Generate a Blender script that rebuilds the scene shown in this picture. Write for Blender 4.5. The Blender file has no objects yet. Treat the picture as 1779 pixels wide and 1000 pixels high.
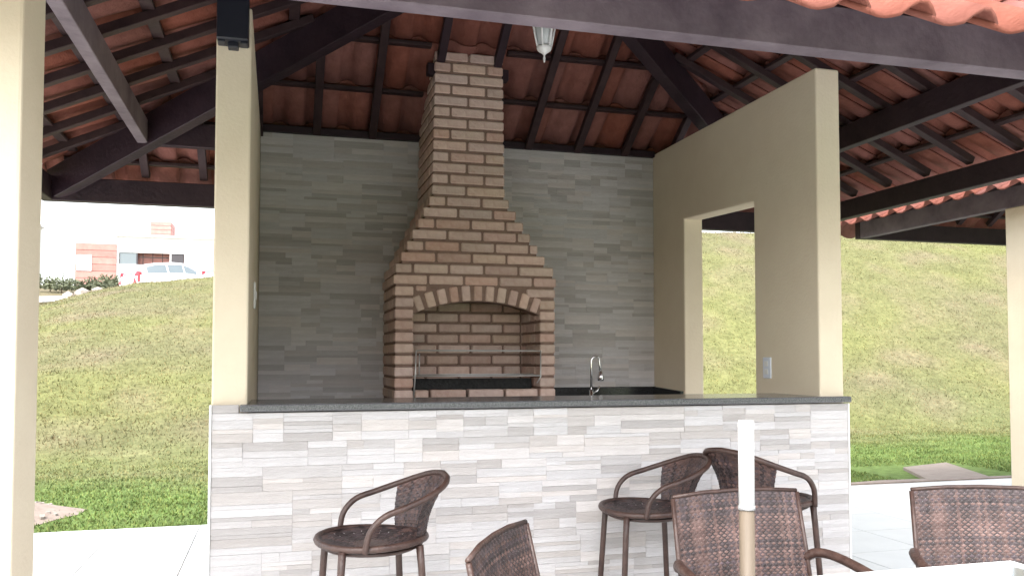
import bpy, bmesh, math, random
import numpy as np
from mathutils import Vector, Matrix, noise
random.seed(7); R = math.radians
SC = bpy.context.scene; COL = SC.collection

# ------------------------------------------------------------------ camera, sky, sun, exposure
cam_d = bpy.data.cameras.new('camera'); cam = bpy.data.objects.new('camera', cam_d); COL.objects.link(cam)
CP = (0.254, -3.679, 1.288); YAW, PITCH = 15.466, 2.296
cam.location = CP; cam.rotation_euler = (R(90 + PITCH), 0, R(-YAW))
cam_d.sensor_width = 36; cam_d.lens = 1477.3 / 1779 * 36; cam_d.shift_y = 62.7 / 1779
cam_d.clip_start = 0.05; cam_d.clip_end = 2000
SC.camera = cam
W = bpy.data.worlds.new('World'); SC.world = W; W.use_nodes = True
SUN_EL, SUN_AZ = R(52), R(215)          # azimuth clockwise from +Y: behind and left of the camera
nt = W.node_tree; bg = nt.nodes['Background']
sky = nt.nodes.new('ShaderNodeTexSky'); sky.sky_type = 'NISHITA'; sky.sun_disc = False
sky.sun_elevation = SUN_EL; sky.sun_rotation = SUN_AZ; sky.dust_density = 3.0; sky.air_density = 1.2; sky.ozone_density = 1.0
hs = nt.nodes.new('ShaderNodeHueSaturation'); hs.inputs['Saturation'].default_value = 0.30
nt.links.new(sky.outputs[0], hs.inputs['Color']); nt.links.new(hs.outputs[0], bg.inputs[0]); bg.inputs[1].default_value = 0.15
sd = bpy.data.lights.new('sun', 'SUN'); so = bpy.data.objects.new('sun', sd); COL.objects.link(so)
sd.energy = 0.52; sd.angle = R(16); sd.color = (1.0, 0.95, 0.87)
sdir = Vector((math.sin(SUN_AZ) * math.cos(SUN_EL), math.cos(SUN_AZ) * math.cos(SUN_EL), math.sin(SUN_EL)))
so.rotation_euler = sdir.to_track_quat('Z', 'Y').to_euler()
vs = SC.view_settings; vs.view_transform = 'Standard'; vs.look = 'None'; vs.gamma = 1; vs.use_curve_mapping = False
vs.exposure = 2.32
SC.render.engine = 'CYCLES'

def px(P):   # photograph pixel of a point: only used to choose which pieces stay separate objects
    y, t = R(YAW), R(PITCH)
    d = (P[0]-CP[0], P[1]-CP[1], P[2]-CP[2])
    f = d[0]*math.sin(y)*math.cos(t)+d[1]*math.cos(y)*math.cos(t)+d[2]*math.sin(t)
    r = d[0]*math.cos(y)-d[1]*math.sin(y)
    u = -d[0]*math.sin(y)*math.sin(t)-d[1]*math.cos(y)*math.sin(t)+d[2]*math.cos(t)
    if f < .05: return (-9999, -9999, .05)
    return (889.5+1477.3*r/f, 562.7-1477.3*u/f, f)

# ------------------------------------------------------------------ materials
def mat(name, base, rough=.7, var=None, scale=8, bump=0, bscale=60, attr=False, rnd=0, metal=0, spec=.5, stretch=(1,1,1), coord='Object', hue=0):
    m = bpy.data.materials.new(name); m.use_nodes = True; n = m.node_tree; L = n.links.new
    p = n.nodes['Principled BSDF']; p.inputs['Roughness'].default_value = rough; p.inputs['Metallic'].default_value = metal
    p.inputs['Specular IOR Level'].default_value = spec
    tc = n.nodes.new('ShaderNodeTexCoord'); mp = n.nodes.new('ShaderNodeMapping'); mp.inputs['Scale'].default_value = stretch
    L(tc.outputs[coord], mp.inputs[0])
    c = n.nodes.new('ShaderNodeRGB'); c.outputs[0].default_value = (*base, 1); out = c.outputs[0]
    if var:
        t = n.nodes.new('ShaderNodeTexNoise'); t.inputs['Scale'].default_value = scale; t.inputs['Detail'].default_value = 8; t.inputs['Roughness'].default_value = .65
        L(mp.outputs[0], t.inputs['Vector'])
        r = n.nodes.new('ShaderNodeValToRGB'); r.color_ramp.elements[0].position = .32; r.color_ramp.elements[1].position = .68
        r.color_ramp.elements[0].color = (*base, 1); r.color_ramp.elements[1].color = (*var, 1)
        L(t.outputs[0], r.inputs[0]); out = r.outputs[0]
    if attr:
        a = n.nodes.new('ShaderNodeAttribute'); a.attribute_name = 'tint'
        x = n.nodes.new('ShaderNodeMix'); x.data_type = 'RGBA'; x.blend_type = 'MULTIPLY'; x.inputs[0].default_value = 1
        L(out, x.inputs[6]); L(a.outputs['Color'], x.inputs[7]); out = x.outputs[2]
    if rnd or hue:
        o = n.nodes.new('ShaderNodeObjectInfo')
        mr = n.nodes.new('ShaderNodeMapRange'); mr.inputs[3].default_value = 1-rnd; mr.inputs[4].default_value = 1+rnd
        L(o.outputs['Random'], mr.inputs[0])
        h = n.nodes.new('ShaderNodeHueSaturation'); L(mr.outputs[0], h.inputs['Value']); L(out, h.inputs['Color']); out = h.outputs[0]
        if hue:
            wn = n.nodes.new('ShaderNodeTexWhiteNoise'); wn.noise_dimensions = '1D'; L(o.outputs['Random'], wn.inputs['W'])
            m2 = n.nodes.new('ShaderNodeMapRange'); m2.inputs[3].default_value = .5-hue; m2.inputs[4].default_value = .5+hue
            L(wn.outputs[0], m2.inputs[0]); L(m2.outputs[0], h.inputs['Hue'])
            m3 = n.nodes.new('ShaderNodeMapRange'); m3.inputs[3].default_value = .88; m3.inputs[4].default_value = 1.1
            L(wn.outputs[0], m3.inputs[0]); L(m3.outputs[0], h.inputs['Saturation'])
    L(out, p.inputs['Base Color'])
    if bump:
        t = n.nodes.new('ShaderNodeTexNoise'); t.inputs['Scale'].default_value = bscale; t.inputs['Detail'].default_value = 6
        L(mp.outputs[0], t.inputs['Vector'])
        b = n.nodes.new('ShaderNodeBump'); b.inputs['Strength'].default_value = bump; b.inputs['Distance'].default_value = .01
        L(t.outputs[0], b.inputs['Height']); L(b.outputs[0], p.inputs['Normal'])
    return m
M = {}
M['stucco'] = mat('cream_stucco', (.66,.565,.43), .85, (.73,.645,.50), 1.5, .16, 70, spec=.25)
M['stone'] = mat('stone_strip', (.50,.468,.458), .6, (.59,.562,.552), 7, .5, 26, attr=True, stretch=(1,1,5), spec=.35)
M['grout'] = mat('grout', (.33,.32,.31), .9, (.42,.41,.39), 20, .2)
M['trim'] = mat('white_trim', (.78,.78,.76), .5)
M['brick'] = mat('brick', (.52,.365,.31), .88, (.63,.485,.425), 22, .5, 70, attr=True, rnd=.08, spec=.2, hue=.003)
M['mortar'] = mat('mortar', (.20,.13,.105), .95, (.27,.185,.15), 30, .5, 80, spec=.1)
M['granite'] = mat('granite', (.030,.031,.035), .16, (.20,.20,.21), 230, 0, spec=.5)
M['black_granite'] = mat('black_granite', (.008,.008,.010), .2, (.02,.02,.022), 150)
M['wood'] = mat('stained_wood', (.017,.008,.013), .55, (.032,.017,.023), 9, .3, 40, stretch=(1,1,1), spec=.35)
M['wood_pale'] = mat('faded_lit_wood', (.19,.155,.175), .7, (.08,.06,.075), 3.2, .3, 30, spec=.3)
M['batten'] = mat('batten_wood', (.024,.012,.014), .6, (.045,.025,.026), 12, .2, 40, spec=.3)
M['tile'] = mat('clay_tile', (.165,.056,.042), .8, (.245,.096,.074), 9, .4, 60, rnd=.10, spec=.25, hue=.003)
M['chrome'] = mat('chrome', (.75,.75,.76), .15, metal=1)
M['steel'] = mat('steel_rod', (.62,.62,.62), .35, metal=.6)
M['black'] = mat('black_plastic', (.012,.014,.022), .45)
M['ash'] = mat('charcoal', (.010,.011,.011), .9, (.03,.03,.03), 60, .6, 90)
M['white'] = mat('white_paint', (.80,.80,.79), .35, (.74,.74,.72), 6)
M['glass'] = mat('lamp_glass', (.55,.58,.58), .25)
M['wicker'] = mat('wicker', (.042,.027,.024), .5, (.092,.064,.058), 16, .25, 120, attr=True, spec=.45)
M['cane'] = mat('cane_tube', (.032,.016,.013), .45, (.075,.042,.033), 22, .3, 80, spec=.5)
M['floor'] = mat('floor_tile', (.52,.52,.52), .30, (.60,.60,.60), 2.5, .03, 20, rnd=.04)
M['joint'] = mat('floor_joint', (.13,.125,.12), .9)
M['road'] = mat('pale_road', (.55,.52,.47), .9, (.62,.60,.55), 2, .3)
M['sand'] = mat('sandy_soil', (.20,.155,.125), .95, (.28,.225,.19), 7, .6, 30)
M['slab'] = mat('pink_stone', (.19,.148,.118), .9, (.25,.205,.17), 5, .4)
M['rock'] = mat('pale_rock', (.24,.205,.175), .9, (.36,.32,.29), 6, .4, rnd=.15)
M['car'] = mat('white_car_paint', (.80,.80,.80), .22)
M['carglass'] = mat('car_glass', (.15,.18,.195), .12)
M['red'] = mat('tail_lamp_red', (.45,.02,.03), .2)
M['rubber'] = mat('rubber', (.02,.02,.02), .8)
M['housewall'] = mat('white_render', (.80,.80,.79), .8, (.75,.75,.74), 1)
M['redboard'] = mat('red_cladding', (.36,.17,.145), .8, (.43,.22,.19), 3, rnd=.12)  # paled: distant haze and glare put into the colour
M['dark'] = mat('dark_interior', (.06,.055,.06), .8)
M['leaf'] = mat('leaf', (.075,.09,.045), .7, (.12,.13,.07), 4, rnd=.15)  # greens lightened, the washed-out haze over the bushes is in the colour
M['stem'] = mat('stem', (.10,.07,.05), .9)
M['tan'] = mat('tan_wood', (.115,.088,.062), .6, (.16,.125,.09), 9, stretch=(4,4,.4))
M['tableglass'] = mat('table_glass', (.10,.115,.12), .08)
M['socket'] = mat('socket_plate', (.70,.74,.82), .4)

# terrain material: mown grass bank, colour from a vertex attribute plus noise
def terrain_mat():
    m = bpy.data.materials.new('grass_bank'); m.use_nodes = True; n = m.node_tree; L = n.links.new
    p = n.nodes['Principled BSDF']; p.inputs['Roughness'].default_value = .95; p.inputs['Specular IOR Level'].default_value = .1
    a = n.nodes.new('ShaderNodeAttribute'); a.attribute_name = 'tint'
    tc = n.nodes.new('ShaderNodeTexCoord'); t = n.nodes.new('ShaderNodeTexNoise'); t.inputs['Scale'].default_value = 9; t.inputs['Detail'].default_value = 10; t.inputs['Roughness'].default_value = .75
    L(tc.outputs['Object'], t.inputs['Vector'])
    mr = n.nodes.new('ShaderNodeMapRange'); mr.inputs[1].default_value = .3; mr.inputs[2].default_value = .7; mr.inputs[3].default_value = .55; mr.inputs[4].default_value = 1.35; L(t.outputs[0], mr.inputs[0])
    h = n.nodes.new('ShaderNodeHueSaturation'); L(a.outputs['Color'], h.inputs['Color']); L(mr.outputs[0], h.inputs['Value']); L(h.outputs[0], p.inputs['Base Color'])
    b = n.nodes.new('ShaderNodeBump'); b.inputs['Strength'].default_value = .45; b.inputs['Distance'].default_value = .04; L(t.outputs[0], b.inputs['Height']); L(b.outputs[0], p.inputs['Normal'])
    return m
M['bank'] = terrain_mat()
def blade_mat():
    m = bpy.data.materials.new('grass_blade'); m.use_nodes = True; n = m.node_tree
    p = n.nodes['Principled BSDF']; p.inputs['Roughness'].default_value = .8; p.inputs['Specular IOR Level'].default_value = .15
    a = n.nodes.new('ShaderNodeAttribute'); a.attribute_name = 'tint'; n.links.new(a.outputs['Color'], p.inputs['Base Color'])
    return m
M['blade'] = blade_mat()

# ------------------------------------------------------------------ mesh helpers
class MB:
    def __init__(s): s.v = []; s.f = []; s.t = []; s.sm = []
    def add(s, vs, fs, tint=(1,1,1), smooth=False):
        b = len(s.v); s.v += [tuple(v) for v in vs]; s.f += [tuple(i+b for i in f) for f in fs]
        s.t += [tint]*len(vs); s.sm += [smooth]*len(fs); return s
    def box(s, lo, hi, tint=(1,1,1), M4=None):
        x0,y0,z0 = lo; x1,y1,z1 = hi
        vs = [Vector(p) for p in ((x0,y0,z0),(x1,y0,z0),(x1,y1,z0),(x0,y1,z0),(x0,y0,z1),(x1,y0,z1),(x1,y1,z1),(x0,y1,z1))]
        if M4: vs = [M4 @ v for v in vs]
        return s.add(vs, [(3,2,1,0),(4,5,6,7),(0,1,5,4),(1,2,6,5),(2,3,7,6),(3,0,4,7)], tint)
    def tube(s, pts, r, n=8, tint=(1,1,1), cap=True, closed=False):
        pts = [Vector(p) for p in pts]; N = len(pts); rr = r if isinstance(r, (list,tuple)) else [r]*N
        vs = []; prev = None
        for i, p in enumerate(pts):
            if closed: d = pts[(i+1)%N]-pts[i-1]
            else: d = pts[min(i+1,N-1)]-pts[max(i-1,0)]
            d.normalize()
            if prev is None:
                a = Vector((0,0,1)) if abs(d.z) < .9 else Vector((1,0,0)); u = d.cross(a).normalized()
            else: u = (prev - d*prev.dot(d)).normalized()
            prev = u; w = d.cross(u)
            vs += [p + (u*math.cos(2*math.pi*k/n) + w*math.sin(2*math.pi*k/n))*rr[i] for k in range(n)]
        fs = [(i*n+k, i*n+(k+1)%n, ((i+1)%N)*n+(k+1)%n, ((i+1)%N)*n+k) for i in range(N if closed else N-1) for k in range(n)]
        if cap and not closed: fs += [tuple(range(n))[::-1], tuple((N-1)*n+k for k in range(n))]
        return s.add(vs, fs, tint, True)
    def lathe(s, prof, c=(0,0,0), n=16, tint=(1,1,1)):
        vs = []; fs = []
        for r, z in prof: vs += [(c[0]+r*math.cos(2*math.pi*k/n), c[1]+r*math.sin(2*math.pi*k/n), c[2]+z) for k in range(n)]
        for i in range(len(prof)-1): fs += [(i*n+k, i*n+(k+1)%n, (i+1)*n+(k+1)%n, (i+1)*n+k) for k in range(n)]
        fs += [tuple(range(n))[::-1], tuple((len(prof)-1)*n+k for k in range(n))]
        return s.add(vs, fs, tint, True)
    def prism(s, poly, a, b, axis='x', tint=(1,1,1)):
        n = len(poly)
        def P(q, t):
            return (t,q[0],q[1]) if axis == 'x' else ((q[0],t,q[1]) if axis == 'y' else (q[0],q[1],t))
        vs = [P(q,a) for q in poly]+[P(q,b) for q in poly]
        fs = [tuple(range(n))[::-1], tuple(range(n,2*n))]+[(k,(k+1)%n,n+(k+1)%n,n+k) for k in range(n)]
        return s.add(vs, fs, tint)
    def mesh(s, name, m, bevel=0, segs=2):
        me = bpy.data.meshes.new(name); me.from_pydata(s.v, [], s.f)
        me.polygons.foreach_set('use_smooth', s.sm)
        at = me.color_attributes.new('tint', 'FLOAT_COLOR', 'POINT')
        at.data.foreach_set('color', [c for t in s.t for c in (*t, 1.0)])
        bm = bmesh.new(); bm.from_mesh(me); bmesh.ops.recalc_face_normals(bm, faces=bm.faces)
        if bevel:
            ed = [e for e in bm.edges if len(e.link_faces) == 2 and e.calc_face_angle(0) > .5]
            bmesh.ops.bevel(bm, geom=ed, offset=bevel, segments=segs, affect='EDGES', profile=.5)
        bm.to_mesh(me); bm.free()
        me.materials.append(m); return me
    def build(s, name, m, parent=None, bevel=0, segs=2):
        return link(name, s.mesh(name, m, bevel, segs), parent)
def link(name, me, parent=None, mtx=None):
    o = bpy.data.objects.new(name, me); COL.objects.link(o)
    if parent: o.parent = parent
    if mtx is not None: o.matrix_local = mtx
    return o
def tag(o, label=None, cat=None, group=None, kind=None):
    if label: o['label'] = label
    if cat: o['category'] = cat
    if group: o['group'] = group
    if kind: o['kind'] = kind
    return o
def empty(name, loc=(0,0,0), rz=0):
    o = bpy.data.objects.new(name, None); COL.objects.link(o); o.location = loc; o.rotation_euler = (0,0,rz); o.empty_display_size = .1
    return o
def copy_tree(o, parent=None):
    c = o.copy(); COL.objects.link(c)
    if parent: c.parent = parent
    for ch in list(o.children): copy_tree(ch, c)
    return c
def T(x, y, z): return Matrix.Translation((x, y, z))

# ------------------------------------------------------------------ terrain
YD0 = CP[1]
def lerp(a, b, t): return a+(b-a)*t
def sstep(a, b, x):
    t = min(1, max(0, (x-a)/(b-a))); return t*t*(3-2*t)
def crest(X):
    pts = [(-40,1.0),(-5.5,2.70),(-3.3,3.30),(-1.4,3.48),(4,4.4),(12.9,5.25),(18,5.42),(24,5.55),(60,5.8)]
    for (a,ha),(b,hb) in zip(pts,pts[1:]):
        if X <= b: return lerp(ha,hb,max(0,(X-a)/(b-a)))
    return pts[-1][1]
def ground(X, Y):
    d = Y-YD0; s0 = lerp(11.0, 12.8, sstep(2,9,X)); c = crest(X)
    if d <= 24:
        t = min(1,max(0,(d-s0)/(24-s0))); k = .12
        # eased ramp: flat lawn, even bank, soft crest
        e = t*t*(3-2*t)*.35+t*.65 if t > 0 else 0
        e *= sstep(-.02,.15,t)
        z = c*e
    else:
        far = lerp(3.60, 5.6, min(1,(d-38)/17)) if d > 38 else lerp(c, 3.60, (d-24)/14)
        if d > 55: far = 5.6+(d-55)*.012
        z = lerp(far, c+(d-24)*.01, sstep(4,9,X))
    z += .05*noise.noise((X*.5,Y*.5,3))*sstep(8.2,11,d) + .025*noise.noise((X*1.7,Y*1.7,9))*sstep(8.2,11,d)
    return z-.02
def gcol(X, Y):
    d = Y-YD0; s0 = lerp(11.0,12.6,sstep(2,9,X))
    g = Vector((.115,.165,.048)); b = Vector((.140,.136,.068)); y = Vector((.158,.164,.062)); br = Vector((.158,.124,.088))
    t = sstep(s0-3.0, s0+2.6, d+1.2*noise.noise((X*.4,Y*.4,1)))
    n1 = noise.noise((X*.25,Y*.5,5)); n2 = noise.noise((X*.9,Y*1.1,11)); n3 = noise.noise((X*2.5,Y*3,17))
    c = g.lerp(b, t).lerp(y, max(0,min(1,.5+1.3*n1))*t*.8).lerp(br, max(0,min(.75,n2*1.0+.10+.25*n3))*t*.75)
    if d > 23.4: c = c.lerp(br, min(.6,(d-23.4)*.6))
    c = c*(1+.22*n3+.12*n2)
    return c
xs = np.unique(np.concatenate([np.arange(-300,-30,15), np.arange(-30,-9,1.0), np.arange(-9,32,.25), np.arange(32,60,2), np.arange(60,320,20)]))
ys = np.unique(np.concatenate([np.arange(-60,-4,8), np.arange(-4,3.2,.8), np.arange(3.2,24.8,.25), np.arange(25,62,1.2), np.arange(62,600,40)]))
mb = MB()
nx, ny = len(xs), len(ys)
tv = [(float(X),float(Y),ground(float(X),float(Y)) - (.12 if Y < 3.3 else 0)) for Y in ys for X in xs]
tf = [(j*nx+i, j*nx+i+1, (j+1)*nx+i+1, (j+1)*nx+i) for j in range(ny-1) for i in range(nx-1)]
mb.add(tv, tf, smooth=True); mb.t = [tuple(gcol(v[0],v[1])) for v in tv]
tag(mb.build('lawn', M['bank']), kind='structure')
# grass blades standing on the lawn and bank in the openings between the pillars
def blades(N):
    rng = np.random.default_rng(3); P = []; C = []
    for i in range(N):
        k = rng.random()
        if k < .3: dr = rng.uniform(-.30,-.02)
        elif k < .97: dr = rng.uniform(.50,1.10)
        else: dr = rng.uniform(-.3,1.1)
        inv = rng.uniform(1/25.5, 1/7.1); d = 1/inv if rng.random() < .45 else rng.uniform(8,25)
        X = CP[0]+dr*d; Y = YD0+d
        edge = 3.42 if X < 2 else 3.82
        if Y < edge or ((X+2.1)/.66)**2+((Y-4.2)/.74)**2 < 1: continue
        if 6.75 < X < 8.4 and Y < 5.15 and Y > 3.8: continue
        h = rng.uniform(.018,.05)*(.75 if d < 12 else 1); w = rng.uniform(.005,.012)
        a = rng.uniform(0,6.283); lx, ly = rng.normal(0,.5,2)*h
        z = ground(X,Y)-.005
        ca, sa = math.cos(a)*w, math.sin(a)*w
        P += [(X-ca,Y-sa,z),(X+ca,Y+sa,z),(X+lx,Y+ly,z+h)]
        c = gcol(X,Y); q = rng.uniform(.7,1.4)*(.74 if ((d+.12*noise.noise((X*.6,Y*.6,31)))/.62) % 1 < .13 or ((X+.3*math.floor((d)/.62)+.05*noise.noise((X*2,Y*2,5)))/.95) % 1 < .035 else 1); yb = rng.uniform(-.12,.25)
        C.append((c.x*q*(1+yb), c.y*q, c.z*q))
    n = len(P); me = bpy.data.meshes.new('grass'); me.vertices.add(n); me.loops.add(n); me.polygons.add(n//3)
    me.vertices.foreach_set('co', np.array(P,dtype=np.float32).ravel()); me.loops.foreach_set('vertex_index', np.arange(n,dtype=np.int32))
    me.polygons.foreach_set('loop_start', np.arange(0,n,3,dtype=np.int32)); me.update(calc_edges=True)
    at = me.color_attributes.new('tint','FLOAT_COLOR','POINT')
    cc = np.ones((n,4),dtype=np.float32); cc[:,:3] = np.repeat(np.array(C),3,axis=0); at.data.foreach_set('color', cc.ravel())
    me.materials.append(M['blade']); return me
tag(link('grass', blades(150000)), kind='stuff')
# pale dirt road beyond the crest on the left
mb = MB(); rv = []; rf = []
NR = 40
for i in range(NR+1):
    X = -24+i*30/NR; yc = 29.5+max(0,X+13)*.75
    for k in range(5):
        Y = yc-4+k*2.2; rv.append((X,Y,ground(X,Y)+.05))
rf = [(i*5+k,(i+1)*5+k,(i+1)*5+k+1,i*5+k+1) for i in range(NR) for k in range(4)]
tag(mb.add(rv,rf,smooth=True).build('road', M['road']), kind='structure')

# ------------------------------------------------------------------ pavilion floor: pale porcelain tiles
FX0, FX1, FY0 = -7.0, 10.0, -6.0
fl = MB().prism([(FX0,FY0),(FX1,FY0),(FX1,3.78),(4.2,3.78),(1.2,3.38),(FX0,3.38)], -.16, -.006, 'z').build('floor', M['joint']); tag(fl, kind='structure')
TS = .60; ftm = MB().box((-TS/2+.003,-TS/2+.003,-.02),(TS/2-.003,TS/2-.003,0)).mesh('floor_tile', M['floor'], .002, 1)
rest = MB(); cand = []
i0 = int((FX1-FX0)/TS)
for i in range(i0):
    for j in range(17):
        X = FX0+TS*(i+.5)+.1; Y = FY0+TS*(j+.5); ymax = 3.78 if X > 3.6 else 3.38
        if Y-TS/2 > ymax-.05: continue
        if X > 1.0 and X < 4.4 and Y+TS/2 > 3.3: continue
        y1 = min(Y+TS/2, ymax-.004)
        u,v,f = px((X,Y,0)); vis = (0 < u < 1779 and v < 1000+120 and f > .5)
        cand.append((not vis, f, X, Y, y1))
for k,(nv,f,X,Y,y1) in enumerate(sorted(cand)):
    if k < 290 and abs(y1-Y-TS/2) < 1e-6: link('floor_tile', ftm, fl, T(X,Y,0))
    elif k < 290: MB().box((X-TS/2+.002,Y-TS/2+.002,-.02),(X+TS/2-.002,y1,0)).build('floor_tile', M['floor'], fl, .002, 1)
    else: rest.box((X-TS/2+.002,Y-TS/2+.002,-.02),(X+TS/2-.002,y1,0))
if rest.v: tag(rest.build('floor_tiling', M['floor'], fl), kind='stuff')

# ------------------------------------------------------------------ walls and pillars
ZW = 2.755; WL = .14; WR = 2.862; WX = 3.0; DB = 1.92; DT = 2.06
lw = MB().box((0,0,0),(WL,DT,ZW)).build('partition_wall', M['stucco'], bevel=.008)
tag(lw, 'narrow cream end of the kitchen side wall with a dark box mounted on it', 'wall', 'cream side walls of the barbecue kitchen')
rw = MB().prism([(0,0),(.590,0),(.590,2.178),(1.451,2.215),(1.451,0),(DT,0),(DT,ZW),(0,ZW)], WR, WX, 'x').build('partition_wall', M['stucco'], bevel=.009)
tag(rw, 'cream side wall with a doorway cut through to the grass bank', 'wall', 'cream side walls of the barbecue kitchen')

# stone strips: rows of split face strips, 300 as parts, the rest joined
strip_cache = {}
def strip_mesh(l, h, th, ti):
    k = (round(l,3), h, ti)
    if k not in strip_cache:
        t = TINTS[ti]
        strip_cache[k] = MB().box((-l/2+.0002,0,-h/2+.0002),(l/2-.0002,th,h/2-.0002), t).mesh('stone_strip', M['stone'], .001, 1)
    return strip_cache[k]
TINTS = []
for k in range(14):
    g = random.choice([.74,.84,.9,.96,1.0,1.0,1.04,1.08,1.12]); w = random.uniform(-.022,.022)
    TINTS.append((g*(1+w), g, g*(1-w*1.1)))
def strips(rnd, x0, x1, z0, z1):
    """Broken coursed pattern: blocks of differing width, each split into its own rows and strips."""
    out = []; z = z1
    while z > z0+.004:
        H = min(rnd.choice([.10,.12,.15]), z-z0)
        if z-H-z0 < .05: H = z-z0
        x = x0
        while x < x1-.001:
            w = rnd.choice([.12,.16,.20,.26,.32])
            if x1-(x+w) < .12: w = x1-x
            hs = []; 
            while sum(hs) < H-.012: hs.append(rnd.choice([.016,.022,.028,.036,.046]))
            k = H/sum(hs); zz = z
            for h in hs:
                h = round(h*k,4); xa = x; n = 1 if w < .19 else rnd.choice([1,1,2])
                cut = [w] if n == 1 else [w*rnd.choice([.35,.5,.6])]
                if n == 2: cut.append(w-cut[0])
                for l in cut:
                    out.append((xa+l/2, zz-h/2, l, h, rnd.randrange(len(TINTS)), rnd.choice([0,0,.0008,.0016,.0026]))); xa += l
                zz -= h
            x += w
        z -= H
    return out
def clad(parent, x0, x1, z0, z1, yface, holes, seed, depth=.02, limit=298):
    pcs = strips(random.Random(seed), x0, x1, z0, z1)
    def score(p):
        u,v,f = px((p[0],yface,p[1]))
        ok = 0 < u < 1779 and 0 < v < 1003 and not any(a<p[0]<b and c<p[1]<d for a,b,c,d in holes)
        return -(p[2]*p[3]/f**2)*(1 if ok else .001)
    pcs.sort(key=score); rest = MB()
    for k,(x,zz,l,h,ti,pr) in enumerate(pcs):
        if k < limit: link('stone_strip', strip_mesh(l,h,depth,ti), parent, T(x,yface-pr,zz))
        else: rest.box((x-l/2+.0002,yface-pr,zz-h/2+.0002),(x+l/2-.0002,yface+depth,zz+h/2-.0002), TINTS[ti])
    tag(rest.build('stone_cladding', M['stone'], parent), kind='stuff')
bw = MB().box((WL,DB+.012,0),(WR,DT,ZW)).build('back_wall', M['grout'])
tag(bw, 'shaded grey split stone clad wall behind the brick barbecue', 'wall')
clad(bw, WL+.002, WR-.002, .9, 2.728, DB, [(.92,1.93,1.0,1.8),(1.02,1.75,1.8,2.1),(1.14,1.6,2.1,3)], 5)

# bar counter
bc = empty('bar_counter', (1.5,0,0)); tag(bc, 'bar counter clad in pale stone strips with a speckled granite top', 'counter')
inv = T(-1.5,0,0)
def cpart(mbx, name, m, bevel=0):
    o = mbx.build(name, m, bc, bevel); o.matrix_local = inv; return o
cpart(MB().box((.002,-.012,0),(2.998,-.001,1.064)).box((WL+.002,0,0),(WR-.002,.11,1.062)), 'counter_body', M['grout'])
sp = empty('stone_face', (0,0,0)); sp.parent = bc; sp.matrix_local = inv
bpy.data.objects.remove(sp)
class _P: pass
clad_root = bc
def clad_counter():
    rnd = random.Random(21)
    pcs = strips(rnd, .004, .108, 1.0645, 1.098) + strips(rnd, .004, 2.997, 0, 1.064)
    def score(p):
        u,v,f = px((p[0],-.03,p[1])); return -(p[2]*p[3]/f**2)*(1 if v < 1003 else .01)
    pcs.sort(key=score); rest = MB()
    for k,(x,zz,l,h,ti,pr) in enumerate(pcs):
        if k < 298: link('stone_strip', strip_mesh(l,h,.018,ti), bc, inv @ T(x,-.030-pr,zz))
        else: rest.box((x-l/2+.0002,-.03-pr,zz-h/2+.0002),(x+l/2-.0002,-.0125,zz+h/2-.0002), TINTS[ti])
    o = rest.build('stone_cladding', M['stone'], bc); o.matrix_local = inv; tag(o, kind='stuff')
clad_counter()
cpart(MB().prism([(.112,-.062),(3.0,-.062),(3.0,-.002),(WR-.002,-.002),(WR-.002,.40),(WL+.002,.40),(WL+.002,-.002),(.112,-.002)], 1.0705, 1.1, 'z'), 'countertop', M['granite'], .006)
cpart(MB().box((-.006,-.034,0),(.003,0,1.098)), 'corner_trim', M['trim'])
cpart(MB().box((2.998,-.034,0),(3.006,0,1.064)), 'corner_trim', M['trim'])

# sink counter at the back
sc = empty('sink_counter', (1.5,DB,0)); tag(sc, 'black granite sink counter with low backsplash along the rear wall', 'counter')
inv2 = T(-1.5,-DB,0)
def spart(mbx, name, m, bevel=0):
    o = mbx.build(name, m, sc, bevel); o.matrix_local = inv2; return o
spart(MB().box((WL+.003,1.40,.93),(.915,DB-.004,.965)).box((1.935,1.46,.93),(WR-.003,DB-.004,.965)), 'worktop', M['black_granite'], .004)
spart(MB().box((1.935,DB-.026,.966),(WR-.003,DB-.005,1.088)), 'backsplash', M['black_granite'], .002)
spart(MB().prism([(1.47,.966),(DB-.028,.966),(DB-.028,1.086),(1.47,1.070)], WR-.024, WR-.003, 'x'), 'side_splash', M['black_granite'])
spart(MB().box((1.95,1.55,0),(2.84,DB-.03,.928)).box((WL+.02,1.50,0),(.9,DB-.03,.928)), 'cabinet', M['stucco'])
bowl = MB().box((2.05,1.50,.9655),(2.5,1.54,.969)).box((2.05,1.68,.9655),(2.5,1.71,.969)).box((2.05,1.541,.9655),(2.08,1.679,.969)).box((2.47,1.541,.9655),(2.5,1.679,.969)).box((2.081,1.541,.955),(2.469,1.679,.9665))
spart(bowl, 'sink_bowl', M['steel'])
# gooseneck faucet
fa = empty('kitchen_faucet', (2.318,1.76,.966)); tag(fa, 'chrome gooseneck faucet with a pull down spray head at the sink', 'faucet')
MB().lathe([(.024,0),(.024,.012),(.015,.02),(.015,.11)]).build('base', M['chrome'], fa)
MB().tube([(0,0,.10),(0,0,.26)]+[(.0325-.0325*math.cos(a),0,.30+.036*math.sin(a)) for a in [k*math.pi/8 for k in range(0,7)]]+[(.062,0,.27),(.066,0,.235)], .0075, 8).build('neck', M['chrome'], fa)
MB().lathe([(.008,0),(.014,-.01),(.021,-.035),(.023,-.06),(.019,-.07)],(.068,0,.24),12).build('spray_head', M['chrome'], fa)
MB().tube([(.012,0,.085),(.04,-.01,.10),(.055,-.012,.135)], [.009,.007,.005], 8).build('handle', M['chrome'], fa)

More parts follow.
